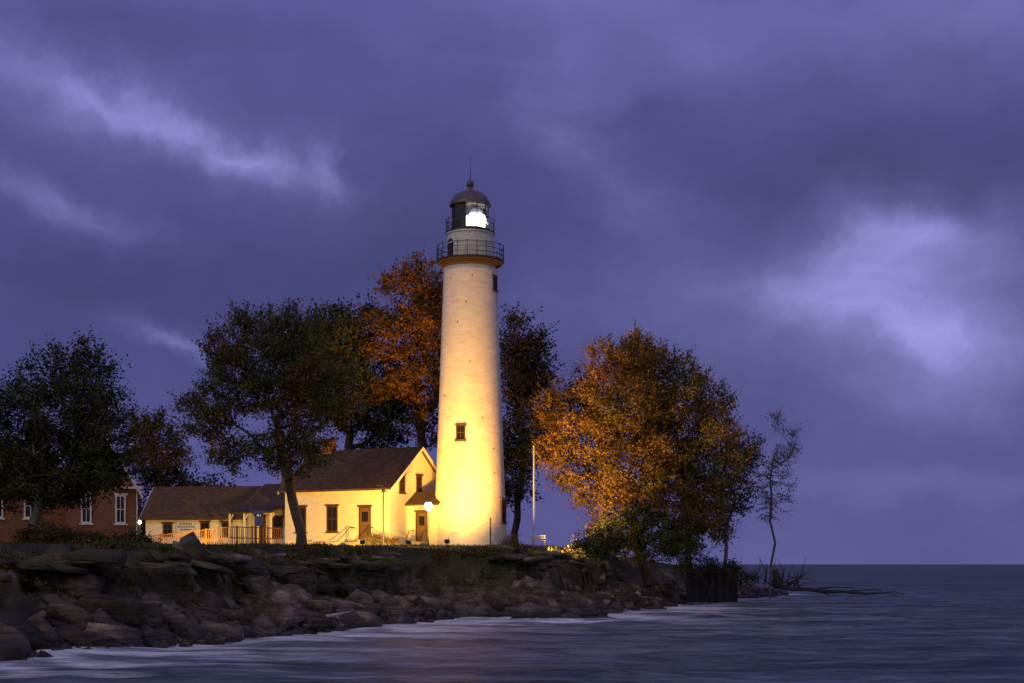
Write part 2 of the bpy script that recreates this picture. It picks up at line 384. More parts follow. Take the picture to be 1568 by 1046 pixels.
# grass fringe
n = 60000; gx = rs.uniform(-32, 16, n); gy = rs.uniform(50, 125, n)
t = tw(gx, gy); Tn = TT(gx); k = (t > Tn*.66) & (t < Tn+9); gx = gx[k]; gy = gy[k]; gz = H(gx, gy)
n = len(gx); hh = rs.uniform(.06, .22, n)*(.3+1.4*fbm(gx/2, gy/2, 2)); an = rs.uniform(0, 6.28, n); w = .03
V = np.stack([np.stack([gx-w*np.cos(an), gy-w*np.sin(an), gz-.03], 1), np.stack([gx+w*np.cos(an), gy+w*np.sin(an), gz-.03], 1),
              np.stack([gx+rs.normal(size=n)*.08, gy+rs.normal(size=n)*.08, gz+hh], 1)], 1)
mesh_np('grass', V, np.arange(n*3).reshape(-1, 3), [M['l_grass']])
# weeds and brambles hanging over the edge of the bank
n = 14000; gx = rs.uniform(-30, 12, n); gy = rs.uniform(48, 112, n); t = tw(gx, gy)/TT(gx); k = (t > .60) & (t < .9) & (fbm(gx/2.5, gy/2.5, 2) > .48); gx = gx[k][:620]; gy = gy[k][:620]; gz = H(gx, gy)
LC = np.repeat(np.stack([gx, gy, gz+.06], 1), 70, 0); LC = LC+rs.normal(size=LC.shape)*np.array([.32, .32, .13]); V, Fq = leaves_np(LC, .11, rs)
mesh_np('weeds', V, Fq, [M['l_green']])

# ------------------------------------------------------------ water
X, Y, Fc = grid(stretch(-32, 45, .3, -15000, 20000), stretch(14, 160, .4, -3000, 24000))
t = tw(X, Y)
damp = np.clip((170-Y)/60, 0, 1)*np.clip((Y-5)/10, 0, 1)*(np.abs(X) < 60)
wz = (.32*(fbm(X/3.0, Y/1.8, 3)-.5)+.14*(fbm(X/9+3, Y/3, 2)-.5))*damp
w = mesh_np('water', np.stack([X, Y, wz], -1), Fc, [], None, True)
d = np.maximum(-t, 0)
st = np.clip((fbm(X/4+4, Y/1.8+2+X/9, 4)-.44)*5, 0, 1)
fo = np.exp(-d/1.7)*(.15+1.7*fbm(X/1.8, Y/1.5, 3)) + 1.1*np.exp(-d/7)*st
for (cx, cy, rx, ry) in ((-18, 45, 9, 8), (-4.5, 76, 6, 10), (3.5, 78.0, 5, 4.5), (-8, 65, 4, 5), (12, 100, 4, 6)):
    fo += 1.1*np.exp(-((X-cx)/rx)**2-((Y-cy)/ry)**2)*(.15+st)*np.exp(-d/6)
fo *= np.interp(Y, [40, 90, 150], [1.0, .95, .5])
a = w.data.attributes.new('foam', 'FLOAT', 'POINT'); a.data.foreach_set('value', np.clip(fo, 0, 1).ravel().astype(np.float32))
m, nt, b, o = newmat('lake_water')
v1 = objco(nt, (.55, 1.4, 1)); v2 = objco(nt, (.09, .4, 1)); v3 = objco(nt, (.012, .05, 1))
n1 = noise(nt, v1, 1.0, 4, .7); n2 = noise(nt, v2, 1.0, 4, .65, .4); n3 = noise(nt, v3, 1.0, 5, .7)
c = mix(nt, ramp(nt, n2, [(.35, (0, 0, 0)), (.65, (1, 1, 1))]), (.06, .08, .12), (.17, .195, .26))  # long pale streaks: wave highlights painted into the water colour
c = mix(nt, .7, c, ramp(nt, n3, [(.35, (.5, .5, .5)), (.65, (1.35, 1.35, 1.35))]), 'MULTIPLY')
c = mix(nt, .8, c, ramp(nt, n1, [(.35, (.4, .4, .4)), (.65, (1.6, 1.6, 1.6))]), 'MULTIPLY')
at = N(nt, 'ShaderNodeAttribute', attribute_name='foam')
fm = math_(nt, 'MULTIPLY', at.outputs['Fac'], ramp(nt, n1, [(.3, (.4, .4, .4)), (.6, (1.1, 1.1, 1.1))]), True)
c = mix(nt, fm, c, (.84, .86, .90)); nt.links.new(c, b.inputs['Base Color'])
rr = math_(nt, 'ADD', math_(nt, 'MULTIPLY', fm, .35), .6, True); nt.links.new(rr, b.inputs['Roughness'])
b.inputs['IOR'].default_value = 1.33
b.inputs['Specular IOR Level'].default_value = .28
bump(nt, math_(nt, 'ADD', n1, math_(nt, 'MULTIPLY', n2, 3.0)), b, 1.0, .55)
w.data.materials.append(m)

# ------------------------------------------------------------ trees
def tubes_np(P0, P1, R0, R1, n=5):
    t = P1-P0; t /= np.linalg.norm(t, axis=1)[:, None]+1e-9
    a = np.cross(t, np.array([.31, .52, .79])); a /= np.linalg.norm(a, axis=1)[:, None]+1e-9; b = np.cross(t, a)
    th = np.arange(n)*2*math.pi/n; ring = a[:, None]*np.cos(th)[None, :, None]+b[:, None]*np.sin(th)[None, :, None]
    V = np.stack([P0[:, None]+ring*R0[:, None, None], P1[:, None]+ring*R1[:, None, None]], 1).reshape(-1, 3)
    E = len(P0); j = np.arange(n); f = np.stack([j, (j+1) % n, n+(j+1) % n, n+j], 1)
    return V, (f[None]+np.arange(E)[:, None, None]*2*n).reshape(-1, 4)
def tree(name, base, d, ell, nc, lpc, ls, leaf, rt, seed, bark='bark', cs=.55, shell=.45, twigs=4, ydepth=1.0, tall=.5, seg_=1.0):
    """base = image x of the trunk, d = distance; ell=[(image x, image y, half-width, half-height)] in image pixels"""
    rs = np.random.RandomState(seed); k = d/F; ls = ls*.84; lpc = lpc*1.35
    bx = sx(base, d); bz = Hs(bx, d)-.2
    E = [(sx(a, d), d, sz(b, d), c*k, max(c, e)*k*.85*ydepth, e*k) for (a, b, c, e) in ell]  # crown ellipsoids: image pixels scaled to metres at distance d
    vol = np.array([e[3]*e[4]*e[5] for e in E])**.8; vol /= vol.sum(); C = []
    for _ in range(nc*3):
        e = E[rs.choice(len(E), p=vol)]; u = rs.normal(size=3); u /= np.linalg.norm(u)
        r = rs.uniform(shell**2, 1)**.5*(.68+.58*vn(u[0]*2.4+seed, u[2]*2.4+u[1]*1.7+9))
        c = np.array(e[:3])+u*r*np.array(e[3:]); 
        if C and np.min(np.linalg.norm(np.array(C)-c, axis=1)) < cs*.85: continue
        C.append(c)
        if len(C) >= nc: break
    C = np.array(C); cen = C.mean(0); lo = C[:, 2].min()
    top = np.array([cen[0]*.75+bx*.25, cen[1], bz+(C[:, 2].max()-bz)*tall])
    nodes = [np.array([bx, d, bz])]; par = [-1]
    K = 7
    for i in range(1, K+1):
        f = i/K; p = nodes[0]*(1-f)+top*f+rs.normal(size=3)*np.array([.13, .13, 0])*(1 if i < K else 0)*(top[2]-bz)*.12; nodes.append(p); par.append(len(nodes)-2)
    order = np.argsort(np.linalg.norm(C-top, axis=1)); tips = []
    for ci in order:
        c = C[ci]; NP = np.array(nodes); dd = np.linalg.norm(NP-c, axis=1)+.9*np.maximum(0, NP[:, 2]-c[2]+.3); dd[:3] += 50
        j = int(np.argmin(dd)); L = np.linalg.norm(c-NP[j]); ns = max(1, int(L/.8)); pr = j; p0 = NP[j]
        for s in range(1, ns+1):
            f = s/ns; p = p0*(1-f)+c*f+np.array([0, 0, .12*L*math.sin(math.pi*f)])+(rs.normal(size=3)*.13*L/ns if s < ns else 0)
            nodes.append(p); par.append(pr); pr = len(nodes)-1
        tips.append(pr)
    NP = np.array(nodes); cnt = np.zeros(len(nodes)); cnt[tips] = 1
    for i in range(len(nodes)-1, 0, -1): cnt[par[i]] += cnt[i]
    r = np.maximum(rt*(cnt/cnt[0])**.55, .014); r[0] = rt*1.35
    pi = np.array(par[1:])
    R0 = np.minimum(r[pi], r[1:]*1.35); R0[:K] = r[pi][:K]; V, Fq = tubes_np(NP[pi], NP[1:], R0, r[1:], 6)
    tc = np.repeat(C, twigs, 0); td = rs.normal(size=tc.shape); td[:, 2] = np.abs(td[:, 2])*.8; out = tc-cen; out /= np.linalg.norm(out, axis=1)[:, None]
    td = td/np.linalg.norm(td, axis=1)[:, None]+out*.9; td /= np.linalg.norm(td, axis=1)[:, None]; tl = rs.uniform(.5, 1.5, len(tc))[:, None]*cs*1.7
    V2, F2 = tubes_np(tc, tc+td*tl, np.full(len(tc), .016), np.full(len(tc), .006), 3)
    e = empty(name, (0, 0, 0))
    mesh_np('trunk_and_limbs', np.vstack([V, V2]), np.vstack([Fq, F2+len(V)]), [M[bark]], e, True)
    nl = rs.poisson(lpc*rs.uniform(.3, 1.5, len(C))*.7); LC = np.repeat(C, nl, 0)
    off = rs.normal(size=LC.shape)*np.array([cs*.75, cs*.75, cs*.5])
    nt_ = rs.poisson(lpc*.3/twigs*1.2, len(tc)); TCn = np.repeat(tc, nt_, 0)+np.repeat(td*tl, nt_, 0)*rs.uniform(.2, 1.05, (nt_.sum(), 1)); TCn = TCn+rs.normal(size=TCn.shape)*.1
    LV, LF = leaves_np(np.vstack([LC+off, TCn]), ls, rs)
    mesh_np('foliage', LV, LF, [M[leaf]], e)
    return e
tree('oak_tree', 45, 70, [(95, 640, 92, 100), (5, 690, 75, 85), (152, 685, 50, 80), (110, 580, 45, 50), (60, 740, 95, 40), (150, 725, 50, 28)], 390, 82, .165, 'l_dark', .26, 1, 'barklight', .45, tall=.42)
tree('background_tree', 245, 125, [(240, 700, 50, 50), (262, 725, 40, 45), (215, 660, 25, 30)], 110, 90, .24, 'l_rust', .25, 2, cs=.7)
tree('willow_tree', 462, 95, [(400, 570, 84, 78), (435, 515, 62, 46), (322, 635, 55, 48), (475, 600, 78, 82), (365, 690, 55, 35), (450, 690, 60, 40), (350, 540, 38, 40)], 430, 78, .19, 'l_green', .33, 3, 'bark', .56, shell=.35, twigs=7, tall=.5)
tree('ash_tree', 540, 118, [(525, 545, 60, 70), (570, 620, 70, 75), (490, 570, 40, 80), (560, 510, 30, 40)], 260, 95, .26, 'l_dark', .4, 4, cs=.8)
tree('maple_tree', 640, 116, [(640, 445, 38, 48), (612, 515, 52, 50), (648, 585, 55, 50), (680, 520, 50, 90), (598, 600, 38, 28), (600, 445, 18, 25), (660, 650, 40, 40), (575, 490, 22, 18)], 280, 92, .245, 'l_orange', .4, 5, cs=.7)
tree('elm_tree', 790, 121, [(800, 560, 45, 72), (815, 640, 42, 75), (785, 715, 32, 60), (830, 520, 18, 30)], 190, 85, .25, 'l_rust', .3, 6, cs=.75)
tree('maple_tree', 1000, 111, [(855, 655, 45, 62), (940, 620, 78, 88), (880, 720, 48, 45), (965, 700, 85, 75), (920, 775, 45, 40), (965, 550, 50, 36)], 460, 88, .215, 'l_gold', .36, 7, cs=.6, tall=.45)
tree('cottonwood_tree', 1060, 114, [(1040, 640, 80, 92), (1085, 700, 65, 82), (1030, 760, 75, 55), (1000, 585, 55, 62), (1080, 790, 50, 40), (1095, 630, 30, 40)], 460, 78, .215, 'l_olive', .3, 8, 'bark', .62, twigs=6, tall=.45)
tree('poplar_tree', 1105, 121, [(1120, 740, 35, 60), (1095, 790, 42, 40), (1145, 690, 22, 30)], 110, 45, .21, 'l_green', .16, 9, 'barklight', .6, twigs=7)
tree('birch_tree', 1178, 131, [(1197, 690, 24, 42), (1183, 755, 28, 45), (1190, 650, 10, 18), (1165, 720, 15, 30)], 80, 22, .17, 'l_olive', .11, 10, 'barklight', .55, twigs=8, tall=.8)
def bush(name, b, d, ell, nc, lpc, leaf, seed, ls=.17, cs=.4):
    return tree(name, b, d, ell, nc, lpc, ls, leaf, .06, seed, cs=cs, tall=.35, twigs=3)
bush('shrub', 975, 106, [(960, 822, 55, 35), (1010, 835, 60, 30), (1045, 820, 35, 40), (985, 800, 30, 25)], 190, 75, 'l_dark', 21)
bush('shrub', 905, 101, [(905, 838, 28, 14), (930, 832, 30, 22)], 60, 50, 'l_dark', 22)
bush('shrub', 95, 66, [(85, 822, 40, 12), (50, 824, 25, 10), (140, 828, 30, 9)], 80, 45, 'l_rust', 23, .12, .28)
bush('shrub', 195, 70, [(195, 830, 28, 10), (215, 836, 25, 10)], 55, 50, 'l_dark', 24, .13, .3)
bush('shrub', 575, 101, [(575, 827, 14, 5), (597, 828, 10, 4)], 25, 30, 'l_green', 25, .12, .25)
bush('shrub', 783, 104, [(783, 826, 8, 9)], 14, 30, 'l_green', 26, .1, .22)
bush('shrub', 1075, 113, [(1075, 868, 35, 14), (1110, 872, 26, 10), (1140, 884, 14, 8)], 70, 40, 'l_dark', 27, .16, .35)
r2 = np.random.RandomState(5); n = 40000; cx = r2.uniform(-75, -26, 220); cy = r2.uniform(150, 175, 220); cz = 4.5+r2.uniform(.5, 7.5, 220)*(.5+.6*vn(cx/5, cy*0))
i = r2.randint(220, size=n); C = np.stack([cx[i], cy[i], cz[i]], 1)+r2.normal(size=(n, 3))*np.array([1.3, 1.3, .9]); V, Fq = leaves_np(C, .4, r2)
mesh_np('distant_trees', V, Fq, [M['l_dark']])

# ------------------------------------------------------------ lighthouse
TX, TY = sx(720, 105), 105.0
zg = Hs(TX, TY)
L = empty('lighthouse', (TX, TY, 0))
def TZ(e): return sz(e, 105)
mb = MB()
z0, z1 = zg-.3, TZ(412); prof = []
RB, RT = 2.76, 1.96
for i in range(61):
    f = i/60; prof.append((RB+(RT-RB)*(f**.9), z0+(z1-z0)*f))
mb.lathe(prof, 'tower', 64); mb.obj('tower_shaft', L, True)
def tr(z): return RB+(RT-RB)*(max(0, (z-z0)/(z1-z0))**.9)
mb = MB(); mb.lathe([(1.99, TZ(411.5)), (2.06, TZ(409)), (2.06, TZ(407.5)), (2.22, TZ(407.4)), (2.22, TZ(405)), (2.40, TZ(404.9)), (2.40, TZ(402.5))], 'corbel', 64); mb.obj('brick_corbel', L)
mb = MB(); mb.lathe([(2.5, TZ(402.4)), (2.52, TZ(400.5))], 'black', 64); mb.lathe([(1.82, TZ(358.5)), (1.82, TZ(356.5))], 'black', 48)
mb.obj('gallery_decks', L)
mb = MB(); mb.lathe([(1.72, TZ(400.4)), (1.70, TZ(377)), (1.74, TZ(376.5)), (1.74, TZ(374)), (1.70, TZ(373.5)), (1.70, TZ(362)), (1.78, TZ(361)), (1.78, TZ(358.6))], 'paint', 48); mb.obj('watch_room', L, False)
mb = MB()
for (R_, za, zb, n) in ((2.47, 400.5, 379, 22), (1.78, 356.5, 338, 16)):
    for i in range(n):
        a = 2*math.pi*(i+.3)/n; mb.tube([(R_*math.cos(a), R_*math.sin(a), TZ(za)), (R_*math.cos(a), R_*math.sin(a), TZ(zb))], .028, 'black', 5)
        mb.tube([(R_*math.cos(a), R_*math.sin(a), TZ(zb)), (R_*math.cos(a), R_*math.sin(a), TZ(zb)+.07)], .045, 'black', 6)
    for f in (0, .35, .7): mb.ring(R_, TZ(zb)+(TZ(za)-TZ(zb))*f, .024, 'black')
mb.obj('railings', L)
mb = MB(); nS = 10; rl = 1.33; za, zb = TZ(356.4), TZ(316)
for i in range(nS):
    a0 = 2*math.pi*(i+.15)/nS; a1 = 2*math.pi*(i+1.15)/nS; p0 = Vector((rl*math.cos(a0), rl*math.sin(a0), 0)); p1 = Vector((rl*math.cos(a1), rl*math.sin(a1), 0))
    am = math.degrees((a0+a1)/2) % 360
    dark = 110 < am < 262
    def pan(zl, zh, m, s=1.0):
        mb.add([(p0.x*s, p0.y*s, zl), (p1.x*s, p1.y*s, zl), (p1.x*s, p1.y*s, zh), (p0.x*s, p0.y*s, zh)], [(0, 1, 2, 3)], m)
    pan(za, za+.22, 'black')
    pan(za+.22, zb, 'black' if dark else 'lglass', .99)
    mb.tube([(p0.x, p0.y, za), (p0.x, p0.y, zb)], .035, 'black', 5)
    if not dark: mb.tube([(p0.x, p0.y, za+1.5), (p1.x, p1.y, za+1.5)], .02, 'black', 4)
    mb.tube([(p0.x, p0.y, zb), (p1.x, p1.y, zb)], .05, 'black', 5)
mb.obj('lantern_room', L)
mb = MB(); mb.M = Matrix.Translation((.42, -.05, 0)); mb.lathe([(.62, TZ(350)), (.74, TZ(346)), (.78, TZ(340)), (.76, TZ(335)), (.68, TZ(331))], 'lens', 24)
mb.lathe([(.45, TZ(330.8)), (.5, TZ(326)), (.3, TZ(320))], 'lensdim', 16)
mb.lathe([(.35, za-.0), (.35, TZ(350.2))], 'black', 12); mb.obj('fresnel_lens', L, True)
mb = MB(); mb.lathe([(1.52, TZ(316)), (1.54, TZ(314.5)), (1.40, TZ(308)), (1.18, TZ(301)), (.85, TZ(296)), (.45, TZ(292.5)), (.2, TZ(291)), (.17, TZ(288)), (.14, TZ(286))], 'roofmetal', 40)
pr = [(.28*math.sin(t)+.001, TZ(282)-.28*math.cos(t)) for t in np.linspace(.3, math.pi, 10)]
mb.lathe(pr, 'roofmetal', 20); mb.tube([(0, 0, TZ(278)), (0, 0, TZ(238))], [.03, .014], 'black', 5); mb.obj('lantern_roof', L, True)
def tower_win(theta, z, w, h, kind='window'):
    mb = MB(); r = tr(z) if z < 25 else 1.72
    mb.M = Matrix.Rotation(theta, 4, 'Z') @ Matrix.Translation((0, -r+.02, z))
    if kind == 'window':
        mb.box((-w/2-.12, -.10, -.16), (w/2+.12, .3, -.003), 'corbel'); mb.box((-w/2-.1, -.06, h), (w/2+.1, .35, h+.13), 'frame')
        mb.box((-w/2, -.02, 0), (w/2, .3, h), 'glass')
        for x in (-w/2-.04, w/2-.05): mb.box((x, -.055, 0), (x+.09, -.022, h), 'frame')
        mb.box((-w/2+.05, -.05, h/2-.03), (w/2-.05, -.022, h/2+.03), 'frame'); mb.box((-.02, -.045, 0), (.02, -.022, h/2-.031), 'frame'); mb.box((-.02, -.045, h/2+.031), (.02, -.022, h), 'frame')
        mb.obj('window', L)
    else:
        mb.box((-w/2, -.02, 0), (w/2, .3, h*.85), 'black'); mb.tube([(0, -.02, h*.82), (0, .3, h*.82)], w/2, 'black', 16); mb.obj('door', L)
tower_win(-.26, TZ(677), .62, .98); tower_win(1.15, TZ(447), .6, .95); tower_win(1.2, TZ(800), .8, 1.6)
tower_win(-1.0, TZ(400), .75, 1.35, 'door')
mb = MB(); rr = np.random.RandomState(3)
for i in range(10):
    th = rr.uniform(-1, 1); z = [TZ(e) for e in (430, 645, 500, 560, 690, 727, 432, 825, 610, 470)][i]; mb.M = Matrix.Rotation(th, 4, 'Z') @ Matrix.Translation((0, -tr(z), z)); mb.box((-.04, -.03, -.04), (.04, .1, .04), 'black')
mb.obj('vent_irons', L)

# ------------------------------------------------------------ keeper's house
a = math.radians(28); HX, HY = sx(597, 103), 103.0; hz = Hs(HX, HY)
K = empty('keepers_house', (HX, HY, 0), -a)
ze, zr = 8.75, 11.75; Lh = 9.4; Wd = 8.0
mb = MB(); mb.gable(-Lh, 0, 0, Wd, hz-.8, ze, zr, 'paint'); mb.obj('walls', K)
mb = MB(); mb.roof(-Lh, 0, 0, Wd, ze, zr, 'shingle', .4, .35, .14, 'paint'); mb.obj('roof', K)
mb = MB(); mb.box((-Lh, -.14, ze-.3), (0, -.003, ze-.12), 'paint'); mb.obj('cornice', K)
mb = MB(); mb.window(-5.05, 0, 5.5, .95, 1.9); mb.window(-7.9, 0, 5.5, .95, 1.9); mb.window(-2.15, 0, 4.9, 1.05, 2.4, door=True)
mb.window(1.6, 0, 8.35, .75, 1.35, axis='y'); mb.window(3.95, 0, 8.35, .75, 1.35, axis='y'); mb.obj('windows_and_door', K)
mb = MB(); mb.box((-8.6, 3.6, zr-.7), (-7.8, 4.4, zr+1.05), 'brick'); mb.box((-8.68, 3.52, zr+.85), (-7.72, 4.48, zr+1.0), 'brick')
mb.obj('chimney', K, bevel=.01)
mb = MB(); mb.gable(.003, 2.9, 2.2, 4.7, hz-.8, 7.55, 8.3, 'paint'); mb.obj('passage_walls', K)
mb = MB(); mb.roof(.35, 2.7, 2.2, 4.7, 7.55, 8.35, 'shingle', .3, .3, .12, 'paint'); mb.obj('passage_roof', K)
mb = MB(); mb.window(1.35, 2.2, 4.75, 1.0, 2.2, door=True); mb.box((.9, 2.16, 7.1), (1.8, 2.197, 7.32), 'trim')
for i in range(4): mb.box((1.03+i*.17, 2.153, 7.14), (1.12+i*.17, 2.158, 7.28), 'black')
mb.obj('passage_door', K)
mb = MB(); mb.box((-2.9, -1.2, hz-.3), (-1.4, -.003, 4.88), 'concrete'); mb.box((-2.9, -1.55, hz-.3), (-1.4, -1.203, 4.7), 'concrete'); mb.box((.8, 1.2, hz-.3), (1.9, 2.19, 4.72), 'concrete')
for x in (-2.95, -1.35):
    mb.tube([(x, -.1, 5.75), (x, -.9, 5.75), (x, -1.4, 5.35), (x-.2, -2.1, 4.75), (x-.5, -2.5, 4.7)], .03, 'black'); mb.tube([(x, -1.0, 4.6), (x, -1.0, 5.7)], .025, 'black')
for x in (.75, 1.95):
    mb.tube([(x, 2.1, 5.6), (x, 1.4, 5.5), (x, .9, 4.7)], .03, 'black')
mb.obj('steps_and_handrails', K)
mb = MB(); mb.gable(-14.0, -Lh-.003, 1.2, 6.4, hz-.8, 7.5, 9.3, 'paint'); mb.obj('wing_walls', K)
mb = MB(); mb.roof(-14.0, -Lh-.35, 1.2, 6.4, 7.5, 9.3, 'shingle', .4, .3, .14, 'paint'); mb.obj('wing_roof', K)
mb = MB(); mb.window(-11.0, 1.2, 5.2, .9, 1.5); mb.window(-12.6, 1.2, 4.7, .95, 2.1, door=True); mb.box((-12.4, 3.5, 8.6), (-11.8, 4.1, 11.8), 'brick'); mb.box((-12.46, 3.44, 11.6), (-11.74, 4.16, 11.75), 'brick'); mb.obj('wing_openings_and_chimney', K)
mb = MB(); vs = [(-14.2, -1.0, 6.95), (-9.9, -1.0, 6.95), (-9.9, 1.19, 7.5), (-14.2, 1.19, 7.5)]; vs += [(x, y, z+.12) for x, y, z in vs]
mb.add(vs, [(0, 3, 2, 1), (4, 5, 6, 7), (0, 1, 5, 4), (1, 2, 6, 5), (2, 3, 7, 6), (3, 0, 4, 7)], 'shingle')
for x in (-14, -12.6, -11.3, -10.1): mb.box((x-.06, -.9, hz-.4), (x+.06, -.78, 6.97), 'paint'); mb.tube([(x, -.84, 6.5), (x+.35, -.84, 6.9)], .04, 'paint')
mb.obj('porch', K)

# museum annex
AX, AY = sx(392, 111), 111.0; az_ = Hs(AX, AY); A = empty('museum_annex', (AX, AY, 0), -math.radians(6))
mb = MB(); mb.gable(-8.9, 0, 0, 5.6, az_-.8, 6.9, 9.2, 'paint'); mb.obj('walls', A)
mb = MB(); mb.roof(-8.9, 0, 0, 5.6, 6.9, 9.2, 'shingle', .45, .35, .14, 'paint'); mb.obj('roof', A)
mb = MB(); mb.window(-7.1, 0, 5.35, .75, .95); mb.window(-4.1, 0, 5.3, .7, 1.1); mb.window(-2.4, 0, 5.3, .7, 1.1)
mb.box((-6.4, -.07, 5.6), (-4.75, -.003, 6.5), 'trim')
for z, w_ in ((6.25, .55), (6.02, .7), (5.8, .45)):
    x = -5.57-w_
    while x < -5.57+w_-.1: mb.box((x, -.076, z-.05), (x+.085, -.072, z+.06), 'black'); x += .13
mb.obj('windows_and_sign', A)
Fx = empty('wooden_ramp_fence'); mb = MB(); d0 = 99.5
xa, xb = sx(222, d0), sx(430, d0); zf = Hs((xa+xb)/2, d0)-.05; n = 62
def topz(f): return zf+np.interp(f, [0, .5, .62, 1], [.75, 1.3, 1.45, 1.35])
for i in range(n+1):
    f = i/n; x = xa+(xb-xa)*f; big = i % 7 == 0; w_ = .06 if big else .022
    mb.box((x-w_, d0-w_, zf-.5), (x+w_, d0+w_, topz(f)+(.1 if big else -.06)), 'wood')
for i in range(n):
    f = i/n; g_ = (i+1)/n
    for dz in (0, -.75): mb.tube([(xa+(xb-xa)*f, d0-.05, topz(f)+dz), (xa+(xb-xa)*g_, d0-.05, topz(g_)+dz)], .045, 'wood', 4)
mb.box((xa, d0+.1, zf-.4), (xb, d0+2.2, zf+.12), 'wood')
mb.obj('rails_and_balusters', Fx)
# brick house
BX, BY = sx(208, 88), 88.0; bz = Hs(BX, BY); B = empty('brick_house', (BX, BY, 0), math.radians(27))
RZ = Matrix.Rotation(math.radians(90), 4, 'Z')
mb = MB(); mb.M = RZ; mb.gable(0, 7, 0, 4.0, bz-.8, 7.75, 11.0, 'brick'); mb.obj('brick_walls', B)
mb = MB(); mb.M = RZ; mb.roof(0, 7, 0, 4.0, 7.75, 11.0, 'shingle', .35, .35, .14, 'trim'); mb.obj('roof', B)
mb = MB(); mb.window(-.95, 0, 5.6, .62, 1.75, 'trim'); mb.window(-3.0, 0, 5.6, .62, 1.75, 'trim'); mb.window(-2, 0, 8.6, .6, 1.2)
mb.box((-1.3, -.4, 7.75), (.3, -.003, 7.92), 'trim'); mb.box((-4.3, -.4, 7.75), (-3.2, -.003, 7.92), 'trim'); mb.tube([(.05, -.08, 7.7), (.05, -.08, 4.3)], .04, 'trim'); mb.obj('windows_and_cornice', B)
mb = MB(); mb.gable(-12, -4.003, 1.6, 7, bz-.8, 7.6, 10.0, 'brick'); mb.roof(-12, -4.4, 1.6, 7, 7.6, 10.0, 'shingle', .4, .3, .14, 'trim'); mb.window(-8, 1.6, 5.9, .8, 1.5, 'trim'); mb.window(-6, 1.6, 5.9, .8, 1.5, 'trim'); mb.obj('side_wing', B)

# ------------------------------------------------------------ small things
def lampbox(name, x, y, target, P, col, size=65, blend=.6, r=.25):
    z = Hs(x, y); e = empty(name, (x, y, z)); mb = MB(); mb.box((-.13, -.1, 0), (.13, .1, .06), 'concrete')
    mb.tube([(0, 0, .05), (0, 0, .22)], .03, 'black'); d = (Vector(target)-Vector((x, y, z+.35))).normalized()
    mb.M = Matrix.Translation((0, 0, .32)) @ d.to_track_quat('-Z', 'Y').to_matrix().to_4x4()
    mb.box((-.16, -.12, -.02), (.16, .12, .12), 'black'); mb.box((-.14, -.1, -.03), (.14, .1, -.022), 'lensdim'); mb.obj('housing', e)
    l = bpy.data.lights.new('lamp', 'SPOT'); l.energy = P; l.color = col; l.spot_size = math.radians(size); l.spot_blend = blend; l.shadow_soft_size = r
    o = bpy.data.objects.new('lamp', l); scene.collection.objects.link(o); o.parent = e; o.location = Vector((0, 0, .32))+d*.25; o.rotation_euler = d.to_track_quat('-Z', 'Y').to_euler()
SOD = (1, .46, .055)
lampbox('floodlight', -4.3, 94.4, (TX, TY-2, 12.5), 20000, SOD, 82, .9)
lampbox('floodlight', -7.0, 96.5, (TX-1, TY-2, 10), 5500, SOD, 85, .9)
lampbox('floodlight', -10.0, 95.0, (-13, 105, 7.5), 10000, (1, .50, .065), 110, .8)
lampbox('floodlight', 2.6, 100.5, (9.5, 111, 11.5), 13500, (1, .58, .18), 92, .9)
lampbox('floodlight', sx(300, 96), 96, (sx(290, 111), 111, 6.6), 3400, (1, .52, .07), 100, .9)
lampbox('floodlight', sx(150, 76), 76.0, (sx(160, 86), 86, 6.6), 420, (1, .52, .18), 90, .9)
def pointlamp(parent, loc, P, col, r=.12):
    l = bpy.data.lights.new('bulb_light', 'POINT'); l.energy = P; l.color = col; l.shadow_soft_size = r
    o = bpy.data.objects.new('bulb_light', l); scene.collection.objects.link(o); o.parent = parent; o.location = loc
x, y = sx(656, 99), 99.0; z = Hs(x, y); e = empty('street_lamp', (x, y, z)); mb = MB()
zt = sz(775, 99)-z; mb.tube([(0, 0, -.1), (0, 0, .5), (0, 0, zt-.4)], [.07, .05, .04], 'black', 8); mb.lathe([(.08, zt-.4), (.14, zt-.33)], 'black', 12)
mb.lathe([(.16, zt+.28), (.26, zt+.26), (.03, zt+.42)], 'black', 12); mb.obj('post', e)
mb = MB(); mb.lathe([(.12, zt-.32), (.23, zt-.15), (.27, zt+.05), (.18, zt+.25)], 'bulb', 14); mb.obj('globe', e, True)
pointlamp(e, (0, -.45, zt), 1300, (1, .58, .14))
x, y = sx(587, 100), 100.0; z = Hs(x, y); e = empty('lamp_post', (x, y, z)); mb = MB(); h = sz(745, 100)-z
mb.tube([(0, 0, -.1), (0, 0, h-.3), (-.05, 0, h), (-.2, 0, h+.12), (-.4, 0, h+.05)], [.06, .05, .04, .035, .03], 'black', 8); mb.lathe([(.14, h-.4), (.1, h-.2), (.02, h-.12)], 'black', 10)
mb.tube([(.3, 0, h-.35), (0, 0, h-.3)], .03, 'black'); mb.obj('post_and_arm', e)
x, y = sx(817, 108), 108.0; z = Hs(x, y); e = empty('flagpole', (x, y, z)); mb = MB(); h = sz(685, 108)-z
mb.tube([(0, 0, -.1), (0, 0, h)], [.06, .03], 'trim', 8); mb.lathe([(.02, h), (.09, h+.08), (.02, h+.17)], 'trim', 10); mb.tube([(.1, 0, 1.2), (.08, 0, h-.1)], .01, 'trim', 4); mb.box((-.25, -.25, -.1), (.25, .25, .12), 'concrete'); mb.obj('pole', e)
x, y = sx(751, 100), 100.0; z = Hs(x, y); e = empty('marker_post', (x, y, z)); mb = MB(); mb.tube([(0, 0, -.1), (0, 0, 1.95)], .055, 'black', 8); mb.tube([(0, 0, 1.95), (0, 0, 2.08)], [.08, .03], 'black', 8); mb.obj('post', e)
